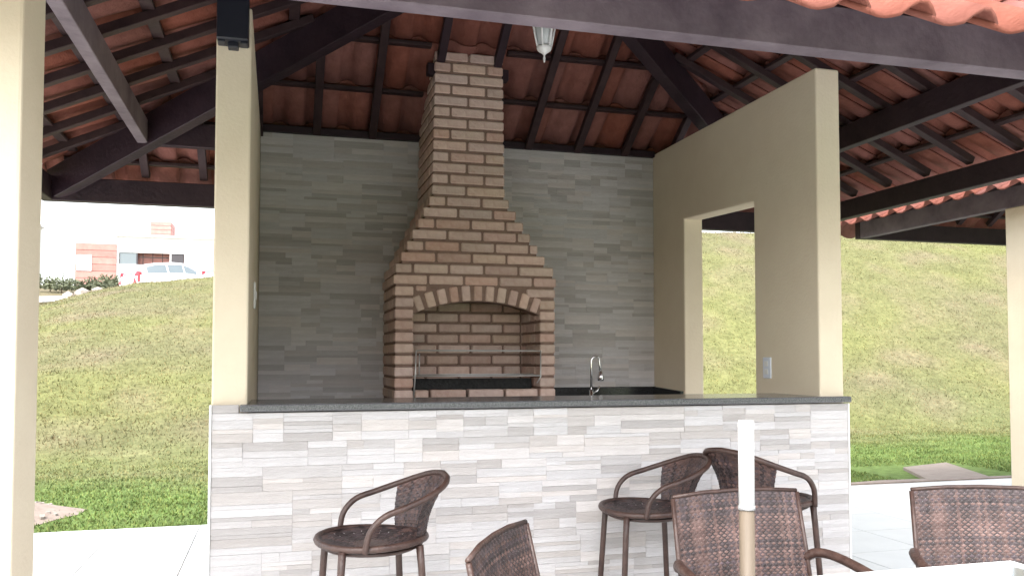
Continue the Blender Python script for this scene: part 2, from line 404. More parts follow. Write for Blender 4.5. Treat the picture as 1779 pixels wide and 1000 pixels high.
# pillars
p1 = MB().box((-.76,-1.31,0),(-.371,-1.10,2.284)).build('pillar', M['stucco'], bevel=.008)
tag(p1, 'broad brightly lit cream pillar at the left edge, nearest the camera', 'pillar', 'cream roof pillars')
p2 = MB().box((5.405,.95,0),(5.65,1.345,2.384)).build('pillar', M['stucco'], bevel=.008)
tag(p2, 'cream pillar at the right edge under the neighbouring tiled roof', 'pillar', 'cream roof pillars')

# wall fittings
bx = empty('wall_box', (.068,-.001,2.58)); tag(bx, 'dark box mounted high on the front of the cream wall end', 'box')
MB().box((-.062,-.10,.0),(.062,0,.30)).build('case', M['black'], bx, .006)
MB().box((-.02,-.07,-.022),(.022,-.02,.0)).build('bracket', M['black'], bx, .004)
MB().box((-.058,-.085,-.008),(-.03,-.03,.0)).box((.03,-.085,-.01),(.058,-.03,.0)).build('foot', M['black'], bx, .002)
def socket(name, x, y, z, sx, label):
    e = empty(name, (x,y,z)); tag(e, label, 'outlet')
    MB().box((min(0,sx*.009),-.037,-.058),(max(0,sx*.009),.037,.058)).build('plate', M['socket'], e, .003)
    for dz in (-.022,.022):
        MB().box((min(sx*.0093,sx*.0125),-.016,dz-.014),(max(sx*.0093,sx*.0125),.016,dz+.014)).build('module', M['white'], e, .001)
socket('wall_socket', WR-.0005, .462, 1.236, -1, 'pale double wall socket beside the doorway in the cream wall')
e = empty('switch_plate', (WL+.0005, .75, 1.60)); tag(e, 'thin white switch plate on the inner face of the left cream wall', 'switch')
MB().box((0,-.04,-.065),(.010,.04,.065)).build('plate', M['white'], e, .003)
MB().box((.0102,-.012,-.02),(.014,.012,.02)).build('rocker', M['white'], e, .001)

# ------------------------------------------------------------------ brick barbecue
bq = empty('brick_barbecue', (1.425,1.635,0)); tag(bq, 'tapered brick barbecue with an arched firebox and tall chimney', 'barbecue')
inv3 = T(-1.425,-1.635,0)
brick_cache = {}
BT = [(1,1,1),(1.08,1.08,1.07),(.93,.89,.88),(1.12,1.14,1.15),(1.0,.92,.89),(.97,1.0,.99),(1.14,1.14,1.12),(1.04,.98,.96),(1.06,1.08,1.03)]
def brick_mesh(lx, ly, lz, k):
    key = (round(lx,3),round(ly,3),round(lz,3),k)
    if key not in brick_cache:
        brick_cache[key] = MB().box((-lx/2,-ly/2,-lz/2),(lx/2,ly/2,lz/2), BT[k]).mesh('brick', M['brick'], .006, 1)
    return brick_cache[key]
brnd = random.Random(4); NB = 0; extra = MB()
def brick(x0,x1,y0,y1,z0,z1, part=True, rot=None):
    global NB
    k = brnd.randrange(len(BT)); c = ((x0+x1)/2,(y0+y1)/2,(z0+z1)/2)
    j = brnd.uniform(-.003,.003)
    if part and NB < 296:
        m = inv3 @ T(c[0]+brnd.uniform(-.001,.001),c[1]+j,c[2]+brnd.uniform(-.001,.001))
        if rot is not None: m = m @ rot
        link('brick', brick_mesh(x1-x0,y1-y0,z1-z0,k), bq, m); NB += 1
    else: extra.box((x0,y0,z0),(x1,y1,z1), BT[k])
CH = .0685; BH = .053; Z0 = 1.045; YF, YB = 1.35, 1.917; JT = .014
def course_ext(i):
    if i <= 9: return .925, 1.925
    if i == 10: return .918, 1.932
    if i == 11: return .928, 1.915
    if i <= 17:
        t = (i-11)/6.5; return lerp(.928,1.146,t), lerp(1.905,1.602,t)
    t = (i-18)/13; return lerp(1.146,1.163,t), lerp(1.600,1.586,t)
def row_x(x0, x1, off, y0, y1, z, first=None):
    x = x0; l = .205 if not off else .098
    if first: l = first
    while x < x1-.02:
        e = min(x+l, x1)
        if x1-e < .06: e = x1
        brick(x, e, y0, y1, z, z+BH); x = e+JT; l = .205
def row_y(y0, y1, off, x0, x1, z, part=True):
    y = y0; l = .205 if not off else .098
    while y < y1-.02:
        e = min(y+l, y1)
        if y1-e < .05: e = y1
        brick(x0, x1, y, e, z, z+BH, part); y = e+JT; l = .205
NC = 31
for i in range(NC):
    z = Z0+CH*i; x0, x1 = course_ext(i)
    if i == 0:
        brick(x0,x0+.11,YF,YF+.10,z,z+BH); brick(x1-.10,x1,YF,YF+.10,z,z+BH)
        for a,b in ((1.049,1.13),(1.145,1.36),(1.376,1.594),(1.61,1.811)): brick(a,b,YF+.002,YF+.10,z,z+BH)
    elif i <= 9:
        brick(x0,x0+.112,YF,YF+.10,z,z+BH)
        if i < 9: brick(x1-.10,x1,YF,YF+.10,z,z+BH)
        else: brick(x1-.185,x1,YF,YF+.10,z+.004,z+BH)
    else: row_x(x0,x1,i%2,YF,YF+.10,z, .20 if i in (10,) else None)
    # left side face, firebox interior
    row_y(YF+.114, YB, i%2, x0, x0+.10, z)
    if i <= 8:
        row_y(YF+.114, 1.745, i%2, x1-.10, x1, z)
        if i >= 0: row_x(1.045+(.03 if i%2 else 0), 1.812, i%2, 1.752, 1.80, z)
for i in range(NC):   # right flank, seen only from further right
    z = Z0+CH*i; x0, x1 = course_ext(i)
    row_y(YF+.114 if i > 8 else 1.76, YB, i%2, x1-.10, x1, z, False)
# arch of radial bricks
RC = .978; AZ = 1.634-RC; AX = 1.4325
for k in range(11):
    a = R(-20.8+4.16*k); rm = RC+.0485
    c = (AX+math.sin(a)*rm, YF+.05, AZ+math.cos(a)*rm)
    l = .052 if 0 < k < 10 else .046
    h = .092
    kk = brnd.randrange(len(BT))
    link('brick', brick_mesh(l,.10,h,kk), bq, inv3 @ T(c[0],c[1]-.001,c[2]) @ Matrix.Rotation(a,4,'Y')); NB += 1
brick(1.052,1.115,YF,YF+.1,1.690,1.722)
tag(extra.build('brickwork', M['brick'], bq), kind='stuff').matrix_local = inv3
# mortar body
c = MB(); g = .007
def yz(lo, hi): c.box(lo, hi)
c.box((.925+g,YF+g,.0),(1.925-g,YB,1.040))
c.box((.925+g,YF+.115,1.0405),(1.018,YB-.001,1.739)); c.box((1.832,YF+.115,1.0405),(1.925-g,YB-.001,1.739))
c.box((1.0185,1.765,1.0405),(1.8315,YB-.001,1.739))
arc = [(AX+math.sin(R(a))*RC, AZ+math.cos(R(a))*RC) for a in np.linspace(23.2,-23.2,25)]
c.prism([(.925+g,1.0405),(.925+g,1.739),(1.925-g,1.739),(1.925-g,1.0405),(1.832,1.0405),(1.832,1.556)]+arc+[(1.030,1.556),(1.030,1.0405)], YF+g, YF+.1145, 'y')
c.box((1.019,YF+.116,1.70),(1.831,1.764,1.738))
for i in range(10, NC):
    x0,x1 = course_ext(i); z = Z0+CH*i-.0155
    c.box((x0+g,YF+g+.001,max(z+.0005,1.7395)),(x1-g,YB-.0015,z+CH-(.0005 if i < NC-1 else .018)))
c.box((1.18,1.47,Z0+CH*NC-.03),(1.57,YB-.02,4.2)).box((1.12,1.41,4.2005),(1.63,YB+.03,4.27))
o = c.build('mortar_core', M['mortar'], bq); o.matrix_local = inv3
# charcoal tray and grill rods
o = MB().box((1.05,1.47,1.045),(1.806,1.74,1.105)).box((1.05,1.462,1.10),(1.806,1.469,1.165)).build('charcoal_tray', M['ash'], bq, .003); o.matrix_local = inv3
cr = MB(); 
for k in range(60):
    x,y = brnd.uniform(1.07,1.79), brnd.uniform(1.49,1.72); s = brnd.uniform(.012,.026)
    m = T(x,y,1.112) @ Matrix.Rotation(brnd.uniform(0,3),4,'Z') @ Matrix.Rotation(brnd.uniform(0,3),4,'X')
    cr.box((-s,-s*.7,-s*.7),(s,s*.7,s*.7), M4=m)
tag(cr.build('charcoal', M['ash'], bq), kind='stuff').matrix_local = inv3
gr = empty('grill_rack', (1.43,1.36,1.06)); tag(gr, 'thin metal grill rack standing in the firebox mouth', 'grill rack')
gi = T(-1.43,-1.36,-1.06)
def rod(pts, name='rod', r=.004):
    o = MB().tube(pts, r, 6).build(name, M['steel'], gr); o.matrix_local = gi
YG = 1.338
rod([(1.038,YG,1.055),(1.048,YG,1.20),(1.052,YG,1.335)], 'upright', .0045); rod([(1.08,YG+.06,1.19),(1.082,YG+.06,1.315)], 'upright')
rod([(1.052,YG,1.333),(1.832,YG,1.333)]); rod([(1.065,YG+.07,1.336),(1.80,YG+.07,1.336)])
rod([(1.03,YG,1.182),(1.83,YG,1.182)], r=.005); rod([(1.065,YG+.07,1.190),(1.80,YG+.07,1.190)])
rod([(1.826,YG,1.335),(1.826,YG,1.175),(1.80,YG,1.135)], 'upright'); 

# ------------------------------------------------------------------ tiled hip roofs
tile_me = None
def tile_builder():
    """One clay tile: trough and half round cover, 0.205 wide, 0.42 long, origin at the middle of its lower end."""
    prof = []
    for k in range(11):
        x = -.106+.0212*k
        if k <= 5: z = .010*(1-math.sin(math.pi*(k)/5*1.0))-.006 if False else -.012*math.sin(math.pi*k/5)
        else: z = .038*math.sin(math.pi*(k-5)/5)
        prof.append((x,z))
    n = len(prof); vs = []; th = .012
    for y in (0,.42):
        for (x,z) in prof: vs.append((x,y,z+th+.018*(1-y/.42)))
        for (x,z) in prof: vs.append((x,y,z+.018*(1-y/.42)))
    fs = []; N = 2*n
    for i in range(n-1):
        fs += [(i,i+1,N+i+1,N+i),(n+i,N+n+i,N+n+i+1,n+i+1),(i,n+i,n+i+1,i+1),(N+i,N+i+1,N+n+i+1,N+n+i)]
    fs += [(0,N,N+n,n),(n-1,2*n-1,N+2*n-1,N+n-1)]
    return vs, fs
TV, TF = tile_builder()
tile_me = MB().add(TV, TF, smooth=True).mesh('roof_tile', M['tile'])
def hip_roof(root, x0, x1, y0, y1, zb, limit, cutout=None, skipvis=False):
    """zb = underside of the eave beams; outer faces of the beams on the rectangle; single apex."""
    cx, cy = (x0+x1)/2, (y0+y1)/2; D2 = (y1-y0)/2; D1 = (x1-x0)/2; rise = D2*.69; ZS = zb+.205
    ap = Vector((cx,cy,ZS+rise))
    bh, bt = .15, .07
    def part(mbx, name, m, bevel=.003): return mbx.build(name, m, root, bevel, 1)
    # eave beams butted at the corners
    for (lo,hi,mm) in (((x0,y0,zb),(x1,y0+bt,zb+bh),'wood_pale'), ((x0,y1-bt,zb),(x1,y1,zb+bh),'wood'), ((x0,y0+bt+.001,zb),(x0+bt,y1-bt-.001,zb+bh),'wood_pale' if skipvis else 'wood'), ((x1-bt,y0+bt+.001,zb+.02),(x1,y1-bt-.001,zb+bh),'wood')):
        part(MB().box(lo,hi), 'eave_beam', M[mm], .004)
    planes = [((x0,y1),(1,0),(0,-1),x1-x0,D2,'rear'), ((x0,y0),(0,1),(1,0),y1-y0,D1,'west'), ((x1,y1),(0,-1),(-1,0),y1-y0,D1,'east'), ((x1,y0),(-1,0),(0,1),x1-x0,D2,'front')]
    # beam along a segment with rectangular section, top edge on the line
    def stick(A, B, w, h, name, m, drop=0):
        A, B = Vector(A), Vector(B); d = (B-A); L = d.length; d.normalize()
        s = d.cross(Vector((0,0,1))).normalized(); u = s.cross(d)
        mt = Matrix((( d.x,s.x,u.x,A.x),(d.y,s.y,u.y,A.y),(d.z,s.z,u.z,A.z),(0,0,0,1)))
        return part(MB().box((0,-w/2,-h-drop),(L,w/2,-drop), M4=mt), name, m)
    for c in ((x0,y0),(x1,y0),(x0,y1),(x1,y1)):
        A = Vector((c[0],c[1],ZS)); stick(A+(ap-A)*.015, ap-(ap-A)*.01, .085, .185, 'hip_rafter', M['wood'], .04)
    # purlins a third of the way up
    q = .237; zp = ZS+rise*q-.062
    for a,b in (((x0+D1*q,y0+D2*q+.05),(x0+D1*q,y1-D2*q-.05)),((x1-D1*q,y0+D2*q+.05),(x1-D1*q,y1-D2*q-.05)),((x0+D1*q+.05,y1-D2*q),(x1-D1*q-.05,y1-D2*q)),((x0+D1*q+.05,y0+D2*q),(x1-D1*q-.05,y0+D2*q))):
        if cutout and a[1] == b[1] == y1-D2*q: 
            stick((a[0],a[1],zp),(-.02,b[1],zp),.06,.14,'purlin',M['wood']); stick((3.02,a[1],zp),(b[0],b[1],zp),.06,.14,'purlin',M['wood']); continue
        stick((a[0],a[1],zp),(b[0],b[1],zp),.06,.14,'purlin',M['wood_pale' if a[0]==b[0]==x0+D1*q else 'wood'])  # west purlin in pale wood: light on its side put into the colour
    if cutout: part(MB().box((WL+.003,1.885,2.729),(WR-.003,1.93,2.772)), 'wall_plate', M['wood'])
    tiles = []
    for (o,e,n,L,D,nm) in planes:
        t = rise/D; o = Vector((o[0],o[1],ZS)); e = Vector((e[0],e[1],0)); nn = Vector((n[0],n[1],0))
        P = lambda a,d,dz=0: o+e*a+nn*d+Vector((0,0,t*d+dz))
        up = (nn+Vector((0,0,t))).normalized(); nrm = e.cross(up)
        if nrm.z < 0: nrm = -nrm
        dm = lambda a: D*min(a,L-a)/(L/2)
        # rafters
        sp = .356; ph = (1.20-x0)%sp if abs(e.x) else (L/2)%sp
        if e.x < 0: ph = (x1-1.20)%sp
        a = ph if ph > .12 else ph+sp
        while a < L-.1:
            top = dm(a)-.05
            if cutout and nm == 'rear' and 1.10 < x0+a < 1.64: top0 = y1-(1.35+.05)
            else: top0 = None
            if top > .05:
                if top0: stick(P(a,top0), P(a,top), .05,.045,'rafter',M['wood'])
                elif cutout and nm == 'rear' and WL < x0+a < WR: stick(P(a,y1-1.915), P(a,top), .05,.045,'rafter',M['batten'])
                else: stick(P(a,.01), P(a,top), .05,.045,'rafter',M['batten'])
            a += sp
        ds = .30 if D == D2 else .33
        k = 0; d = .37 if D == D2 else (.53 if cutout else .37)
        d -= ds
        if nm == 'front': d -= .25
        while d < D-.1:
            a0 = max(0,d)*(L/2)/D+.03
            if d > -.05 and L-2*a0 > .1:
                A, B = P(a0,d,.021), P(L-a0,d,.021)
                if cutout and nm == 'rear' and y1-d > 1.30 and y1-d < 1.95:
                    stick(A, P(1.135-x0,d,.021), .058,.022,'batten',M['batten']); stick(P(1.61-x0,d,.021), B, .058,.022,'batten',M['batten'])
                else: stick(A,B,.058,.022,'batten',M['batten'])
            # tile row whose upper ends hang on this batten
            lo = d+.006-.42/math.sqrt(1+t*t)
            ncol = int(L/.2)+4
            for c in range(-2,ncol):
                ac = (c+.5)*.2
                tiles.append((P(ac,lo,.026), e, up, nrm, (o,e,nn,L,D), ac, lo, nm, k))
            d += ds; k += 1
        lo = d+.006-.42/math.sqrt(1+t*t)
        for c in range(-2,int(L/.2)+4):
            ac = (c+.5)*.2; tiles.append((P(ac,lo,.026), e, up, nrm, (o,e,nn,L,D), ac, lo, nm, k))
    if cutout: stick((1.12,1.40,ZS+.73*.9-.065),(1.63,1.40,ZS+.73*.9-.065),.06,.07,'trimmer',M['wood'])
    full = []; 
    for (pos,e,up,nrm,(o,e_,nn,L,D),ac,lo,nm,k) in tiles:
        cs = math.sqrt(1/(1+(rise/D)**2)); ln = .42*cs
        ins = []
        for (a,d) in ((ac-.106,lo),(ac+.106,lo),(ac-.106,lo+ln),(ac+.106,lo+ln)):
            ins.append(d <= D*min(a,L-a)/(L/2)+1e-6)
        if not any(ins): continue
        if cutout and nm == 'rear':
            w = o+e*ac+nn*(lo+ln/2)
            if 1.28 < w.x < 1.48 and 1.60 < w.y < 1.85: continue
        mt = Matrix(((e.x,up.x,nrm.x,pos.x),(e.y,up.y,nrm.y,pos.y),(e.z,up.z,nrm.z,pos.z),(0,0,0,1)))
        if mt.determinant() < 0: mt = Matrix(((-e.x,up.x,nrm.x,pos.x),(-e.y,up.y,nrm.y,pos.y),(-e.z,up.z,nrm.z,pos.z),(0,0,0,1)))
        u,v,f = px(pos+up*.2)
        sc_ = (0 if (-60<u<1840 and -80<v<460 and not(nm=='front' and k>1)) else 100)+f
        full.append((sc_, mt, all(ins), o, e, nn, L, D))
    full.sort(key=lambda q: q[0])
    rest = MB()
    for i,(s,mt,whole,o,e,nn,L,D) in enumerate(full):
        me = tile_me
        if not whole:
            bm = bmesh.new(); bm.from_mesh(tile_me); bm.transform(mt)
            for corner, sgn in ((o, 1), (o+e*L, -1)):
                dirv = (ap-corner); dirv.z = 0; nh = Vector((-dirv.y,dirv.x,0)).normalized()
                mid = o+e*(L/2)+nn*(.2)
                if (mid-corner).dot(nh) < 0: nh = -nh
                bmesh.ops.bisect_plane(bm, geom=bm.verts[:]+bm.edges[:]+bm.faces[:], plane_co=corner, plane_no=nh, clear_inner=True)
            if len(bm.faces) < 4: bm.free(); continue
            bm.transform(mt.inverted())
            if i < limit:
                me = bpy.data.meshes.new('roof_tile'); bm.to_mesh(me); me.materials.append(M['tile'])
            else:
                bm.verts.index_update(); rest.add([mt@v.co for v in bm.verts], [tuple(v.index for v in f.verts) for f in bm.faces], smooth=True)
            bm.free()
        if i < limit: link('roof_tile', me, root, mt)
        elif whole: rest.add([mt@Vector(v) for v in TV], TF, smooth=True)
    if rest.v: tag(rest.build('roof_tiling', M['tile'], root), kind='stuff')
    # half round hip caps
    for c in ((x0,y0),(x1,y0),(x0,y1),(x1,y1)):
        A = Vector((c[0],c[1],ZS+.07)); d = (ap+Vector((0,0,.07))-A); Lh = d.length; d.normalize(); s = d.cross(Vector((0,0,1))).normalized(); u = s.cross(d)
        mbx = MB(); k = -.1
        while k < Lh-.05:
            vs = []
            for (q_, r0) in ((k,.105),(k+.42,.088)):
                for th_ in (0,.012):
                    vs += [A+d*q_+s*((r0-th_)*math.cos(w))+u*((r0-th_)*.75*math.sin(w)) for w in [math.pi*i/8 for i in range(9)]]
            fs = [(i,i+1,18+i+1,18+i) for i in range(8)]+[(9+i,27+i,27+i+1,9+i+1) for i in range(8)]+[(i,9+i,9+i+1,i+1) for i in range(8)]
            mbx.add(vs,fs,smooth=True); k += .36
        tag(mbx.build('hip_cap', M['tile'], root), kind='stuff')
    return ap
r1 = empty('tiled_roof', (0,0,0)); tag(r1, 'terracotta hip roof on dark stained beams over the barbecue kitchen', 'roof', 'terracotta pavilion roofs')
AP = hip_roof(r1, -1.19, 4.30, -1.33, 2.30, 2.285, 290, cutout=True)
r2 = empty('tiled_roof', (0,0,0)); tag(r2, 'smaller looking terracotta roof of the next pavilion at the right edge', 'roof', 'terracotta pavilion roofs')
hip_roof(r2, 5.4, 11.0, -1.33, 3.02, 2.385, 120, skipvis=True)

# lantern hanging from the apex
ln_ = empty('hanging_lantern', (1.585,.5,2.83)); tag(ln_, 'small white carriage lantern hanging under the tiled roof', 'lantern')
MB().lathe([(.004,0),(.007,.02),(.004,.035),(.012,.045),(.034,.06),(.042,.075),(.036,.085)],n=12).build('finial', M['white'], ln_)
gl = [(.032,.086),(.058,.235)]
MB().lathe(gl, n=6).build('glass', M['glass'], ln_)
for k in range(6):
    a = 2*math.pi*k/6; MB().tube([(.037*math.cos(a),.037*math.sin(a),.082),(.070*math.cos(a),.070*math.sin(a),.24)], .006, 6).build('bar', M['white'], ln_)
MB().lathe([(.078,.238),(.082,.25),(.06,.275),(.03,.31),(.014,.33),(.01,.36)],n=12).build('cap', M['white'], ln_)
MB().tube([(0,0,.35),(0,0,AP.z-2.83-.10)], .007, 6).build('stem', M['white'], ln_)

# ------------------------------------------------------------------ wicker furniture
WT = [(.45,.45,.5),(.65,.65,.75),(.9,.92,1.05),(1.2,1.05,1.0),(1.5,1.25,1.2),(.8,.8,1.0),(1.7,1.5,1.45),(.5,.48,.52)]
def woven(mb, surf, nu, nv, amp=.004, seed=0, hi=None):
    """surf(u,v)->(point, normal). Flat strands woven over and under stakes: real relief, strand by strand."""
    rnd = random.Random(seed)
    for j in range(nv):
        v0, v1, v2 = j/nv+.01/nv, (j+.5)/nv, (j+1)/nv-.01/nv
        base = Vector(rnd.choice(WT)); seg = rnd.uniform(0,6); vs = []; ti = []
        for i in range(2*nu+1):
            u = i/(2*nu); o = amp*(1 if (i+2*(j%2))%4 < 2 else -1)*(1 if i%2 == 0 else .15)
            w = 1+.28*math.sin(u*7+seg)+rnd.uniform(-.15,.15)
            for v,k in ((v0,-.0012),(v1,.001),(v2,-.0012)):
                p,nr = surf(u,v); vs.append(p+nr*(o+k)); ti.append(tuple(base*w))
        b = len(mb.v); mb.v += [tuple(p) for p in vs]; mb.t += ti
        fs = [(b+i*3+k,b+i*3+k+1,b+i*3+k+4,b+i*3+k+3) for i in range(2*nu) for k in (0,1)]
        mb.f += fs; mb.sm += [True]*len(fs)
    for i in range(nu):
        u = (i+.5)/nu; w = .47/nu; c = Vector(rnd.choice(WT))*.8; vs = []
        for j in range(nv+1):
            for du in (-w,w):
                p,nr = surf(min(1,max(0,u+du)), j/nv); vs.append(p)
        mb.add(vs, [(2*j,2*j+1,2*j+3,2*j+2) for j in range(nv)], tuple(c), True)
    return mb
def bez(pts, n):
    """Catmull-Rom through pts."""
    pts = [Vector(p) for p in pts]; out = []
    for i in range(len(pts)-1):
        p0,p1,p2,p3 = pts[max(i-1,0)],pts[i],pts[i+1],pts[min(i+2,len(pts)-1)]
        for k in range(n):
            t = k/n; out.append(.5*((2*p1)+(p2-p0)*t+(2*p0-5*p1+4*p2-p3)*t*t+(3*p1-p0-3*p2+p3)*t**3))
    out.append(pts[-1]); return out
SH = .685   # stool seat height
def make_stool():
    r = empty('bar_stool')
    # dished round seat, woven in rings
    def seat(u,v):
        a = 2*math.pi*u; rr = .02+.178*v; z = SH-.030+.028*v*v
        return Vector((rr*math.cos(a),rr*math.sin(a)*.98,z)), Vector((0,0,1))
    woven(MB(), seat, 26, 14, .002, 3).build('seat', M['wicker'], r)
    MB().tube([(.203*math.cos(a),.199*math.sin(a),SH-.008+.004*math.sin(2*a)) for a in [2*math.pi*k/32 for k in range(32)]], .0125, 8, closed=True).build('seat_rim', M['cane'], r)
    MB().lathe([(.16,-.045),(.19,-.03),(.17,-.028)],(0,0,SH),24).build('seat_base', M['cane'], r)
    # arm rail: from the seat sides up and round to the back
    half = [(.205,-.075,SH-.02),(.212,-.06,SH+.05),(.215,-.01,SH+.10),(.212,.07,SH+.125),(.194,.155,SH+.152),(.150,.225,SH+.180),(.085,.265,SH+.200),(0,.278,SH+.208)]
    pts = bez(half,4); rail = pts+[Vector((-p.x,p.y,p.z)) for p in reversed(pts[:-1])]
    MB().tube(rail, .0115, 8).build('arm_rail', M['cane'], r)
    inner = [Vector((p.x*.93,p.y*.95-.006,p.z-.022)) for p in rail[6:-6]]
    # woven back between rail and seat
    bp = [p for p in rail if p.y > .135]; nb = len(bp)
    def back(u,v):
        f = u*(nb-1); i = min(int(f),nb-2); top = bp[i].lerp(bp[i+1],f-i)
        a = math.atan2(bp[0].y,bp[0].x)*0+ (R(42)+u*R(96))
        bot = Vector((.198*math.cos(a),.196*math.sin(a),SH-.02))
        p = top.lerp(bot, v); p += Vector((bot.x,bot.y,0)).normalized()*(-.018*math.sin(math.pi*v))
        return p, Vector((p.x,p.y,.0)).normalized()
    woven(MB(), back, 26, 18, .0022, 8).build('backrest', M['wicker'], r)
    for sx,sy in ((1,-1),(-1,-1),(1,1),(-1,1)):
        MB().tube([(sx*.145,sy*.14,SH-.02),(sx*.150,sy*.146,SH-.10),(sx*.185,sy*.18,.012)], [.0145,.0135,.0125], 8).lathe([(.019,0),(.019,.02)],(sx*.185,sy*.18,0),8).build('leg', M['cane'], r)
    MB().tube([(.172*math.cos(a)*1.36,.168*math.sin(a)*1.36,.22) for a in [2*math.pi*k/24 for k in range(24)]], .010, 6, closed=True).build('footrest', M['cane'], r)
    return r
stool = make_stool()
spots = [(.583,-.64,-82,'brown wicker bar stool standing alone facing left before the stone counter',0),
         (1.765,-.34,-94,'wicker bar stool facing left, left one of the pair back to back',0),
         (2.275,-.44,108,'wicker bar stool turned to the right, behind the woven dining chair and pole',0)]
for i,(x,y,a,lab,dz) in enumerate(spots):
    o = stool if i == 0 else copy_tree(stool)
    o.scale = (.95,.95,1.02 if i == 2 else .975); o.location = (x,y,dz); o.rotation_euler = (0,0,R(a)); tag(o, lab, 'stool', 'wicker bar stools')
def make_armchair():
    r = empty('dining_chair'); HW = .245; SZ = .43; TZ = .83
    def back(u,v):
        x = -HW+2*HW*u; z = TZ-(TZ-SZ-.02)*v; y = .245-.085*v+.018*math.cos(math.pi*(u-.5))*1.0
        z += .006*math.cos(math.pi*(u-.5))-.003
        return Vector((x,y,z)), Vector((0,-1,-.2)).normalized()
    woven(MB(), back, 42, 44, .0018, 12).build('backrest', M['wicker'], r)
    MB().tube([(-HW,.155,SZ),(-HW-.004,.20,.62),(-HW,.245,TZ-.01)], .008, 8).build('back_post', M['cane'], r)
    MB().tube([(HW,.155,SZ),(HW+.004,.20,.62),(HW,.245,TZ-.01)], .008, 8).build('back_post', M['cane'], r)
    MB().tube([(-HW,.247,TZ-.005),(-HW/2,.26,TZ+.003),(0,.264,TZ+.005),(HW/2,.26,TZ+.003),(HW,.247,TZ-.005)], .007, 8).build('top_rail', M['cane'], r)
    def seat(u,v):
        return Vector((-HW+2*HW*u, .16-.44*v, SZ+.012*math.cos(math.pi*(v-.5)))), Vector((0,0,1))
    woven(MB(), seat, 22, 24, .003, 5).build('seat', M['wicker'], r)
    MB().tube([(-HW,.16,SZ-.01),(HW,.16,SZ-.01),(HW,-.285,SZ-.01),(-HW,-.285,SZ-.01)], .016, 8, closed=True).build('seat_frame', M['cane'], r)
    for s in (-1,1):
        MB().tube(bez([(s*(HW+.003),.205,.600),(s*(HW+.022),.17,.622),(s*(HW+.045),.10,.622),(s*(HW+.055),-.04,.600),(s*(HW+.05),-.18,.570),(s*(HW+.028),-.255,.52),(s*HW,-.28,SZ)],4), .0165, 8).build('armrest', M['cane'], r)
        MB().tube([(s*HW,-.28,SZ),(s*(HW+.01),-.285,.01)], [.0165,.0145], 8).build('leg', M['cane'], r)
        MB().tube([(s*HW,.16,SZ),(s*(HW+.005),.22,.01)], [.0165,.0145], 8).build('leg', M['cane'], r)
    return r
ch = make_armchair()
ch.location = (1.79,-1.30,0); ch.rotation_euler = (0,0,R(3)); tag(ch, 'woven dining armchair with a square back standing behind the white pole', 'chair', 'woven dining armchairs')
ch3 = copy_tree(ch); ch3.location = (1.02,-1.68,0); ch3.rotation_euler = (0,0,R(58)); tag(ch3, 'woven chair at the bottom edge turned side on, only its slanting back in view', 'chair', 'woven dining armchairs')
ch2 = copy_tree(ch); ch2.location = (2.57,-1.45,0); ch2.rotation_euler = (0,0,R(-20)); tag(ch2, 'woven dining armchair cut by the right edge, over the white floor', 'chair', 'woven dining armchairs')

# white pole with bare lower part
po = empty('white_pole', (1.433,-1.7,0)); tag(po, 'slim upright pole, white above and bare tan below, before the woven chair', 'pole')
MB().lathe([(.0205,.905),(.0205,1.12),(.019,1.127)],n=16).build('sleeve', M['white'], po)
MB().lathe([(.022,.897),(.022,.906),(.0206,.908)],n=16).build('collar', M['steel'], po)
MB().lathe([(.0198,.03),(.0198,.896)],n=16).build('shaft', M['tan'], po)
MB().lathe([(.16,0),(.16,.02),(.05,.03),(.03,.05)],n=20).build('base', M['white'], po)
# table
tb = empty('glass_table', (1.715,-2.25,0)); tag(tb, 'dark glass table with a white rim at the bottom right corner', 'table')
hw, hd = .462, .455
MB().box((-hw,-hd,.722),(hw,-hd+.03,.742)).box((-hw,hd-.03,.722),(hw,hd,.742)).box((-hw,-hd+.0301,.722),(-hw+.03,hd-.0301,.742)).box((hw-.03,-hd+.0301,.722),(hw,hd-.0301,.742)).build('rim', M['white'], tb, .003)
MB().box((-hw+.031,-hd+.031,.728),(hw-.031,hd-.031,.738)).build('glass_top', M['tableglass'], tb, .001)
for sx in (-1,1):
    for sy in (-1,1): MB().box((sx*.42-.022,sy*.41-.022,0),(sx*.42+.022,sy*.41+.022,.7215)).build('leg', M['wicker'], tb, .006)

# ------------------------------------------------------------------ ground details near the floor edge
mb = MB(); prnd = random.Random(9); n = 22; vs = [(-2.1,4.15,.085)]
for i in range(n):
    a = 2*math.pi*i/n; q = 1+.12*math.sin(3*a+1)+.06*math.sin(7*a); vs.append((-2.1+.70*q*math.cos(a),4.2+.76*q*math.sin(a),-.015))
vs2 = [(lerp(vs[0][0],v[0],.55),lerp(vs[0][1],v[1],.55),.07+.02*prnd.random()) for v in vs[1:]]
mb.add([vs[0]]+vs2+vs[1:], [(0,1+i,1+(i+1)%n) for i in range(n)]+[(1+i,n+1+i,n+1+(i+1)%n,1+(i+1)%n) for i in range(n)], smooth=True)
tag(mb.build('sand_patch', M['sand']), kind='structure')
mb = MB()
for i in range(260):
    a = prnd.uniform(0,6.283); q = math.sqrt(prnd.random())*.64; s = prnd.uniform(.006,.020)
    x,y = -2.1+q*math.cos(a), 4.2+q*math.sin(a); z = .075-.075*max(0,(q-.38)/.30)
    mb.box((-s,-s*.8,-s*.5),(s,s*.8,s*.5), M4=T(x,y,z) @ Matrix.Rotation(prnd.uniform(0,3),4,'Z') @ Matrix.Rotation(prnd.uniform(-.5,.5),4,'X'))
tag(mb.build('gravel', M['rock']), kind='stuff')
pv = MB().prism([(6.88,3.83),(7.72,3.9),(8.2,5.03),(7.36,4.78)], -.06, .014, 'z').build('paving_slab', M['slab'], bevel=.006)
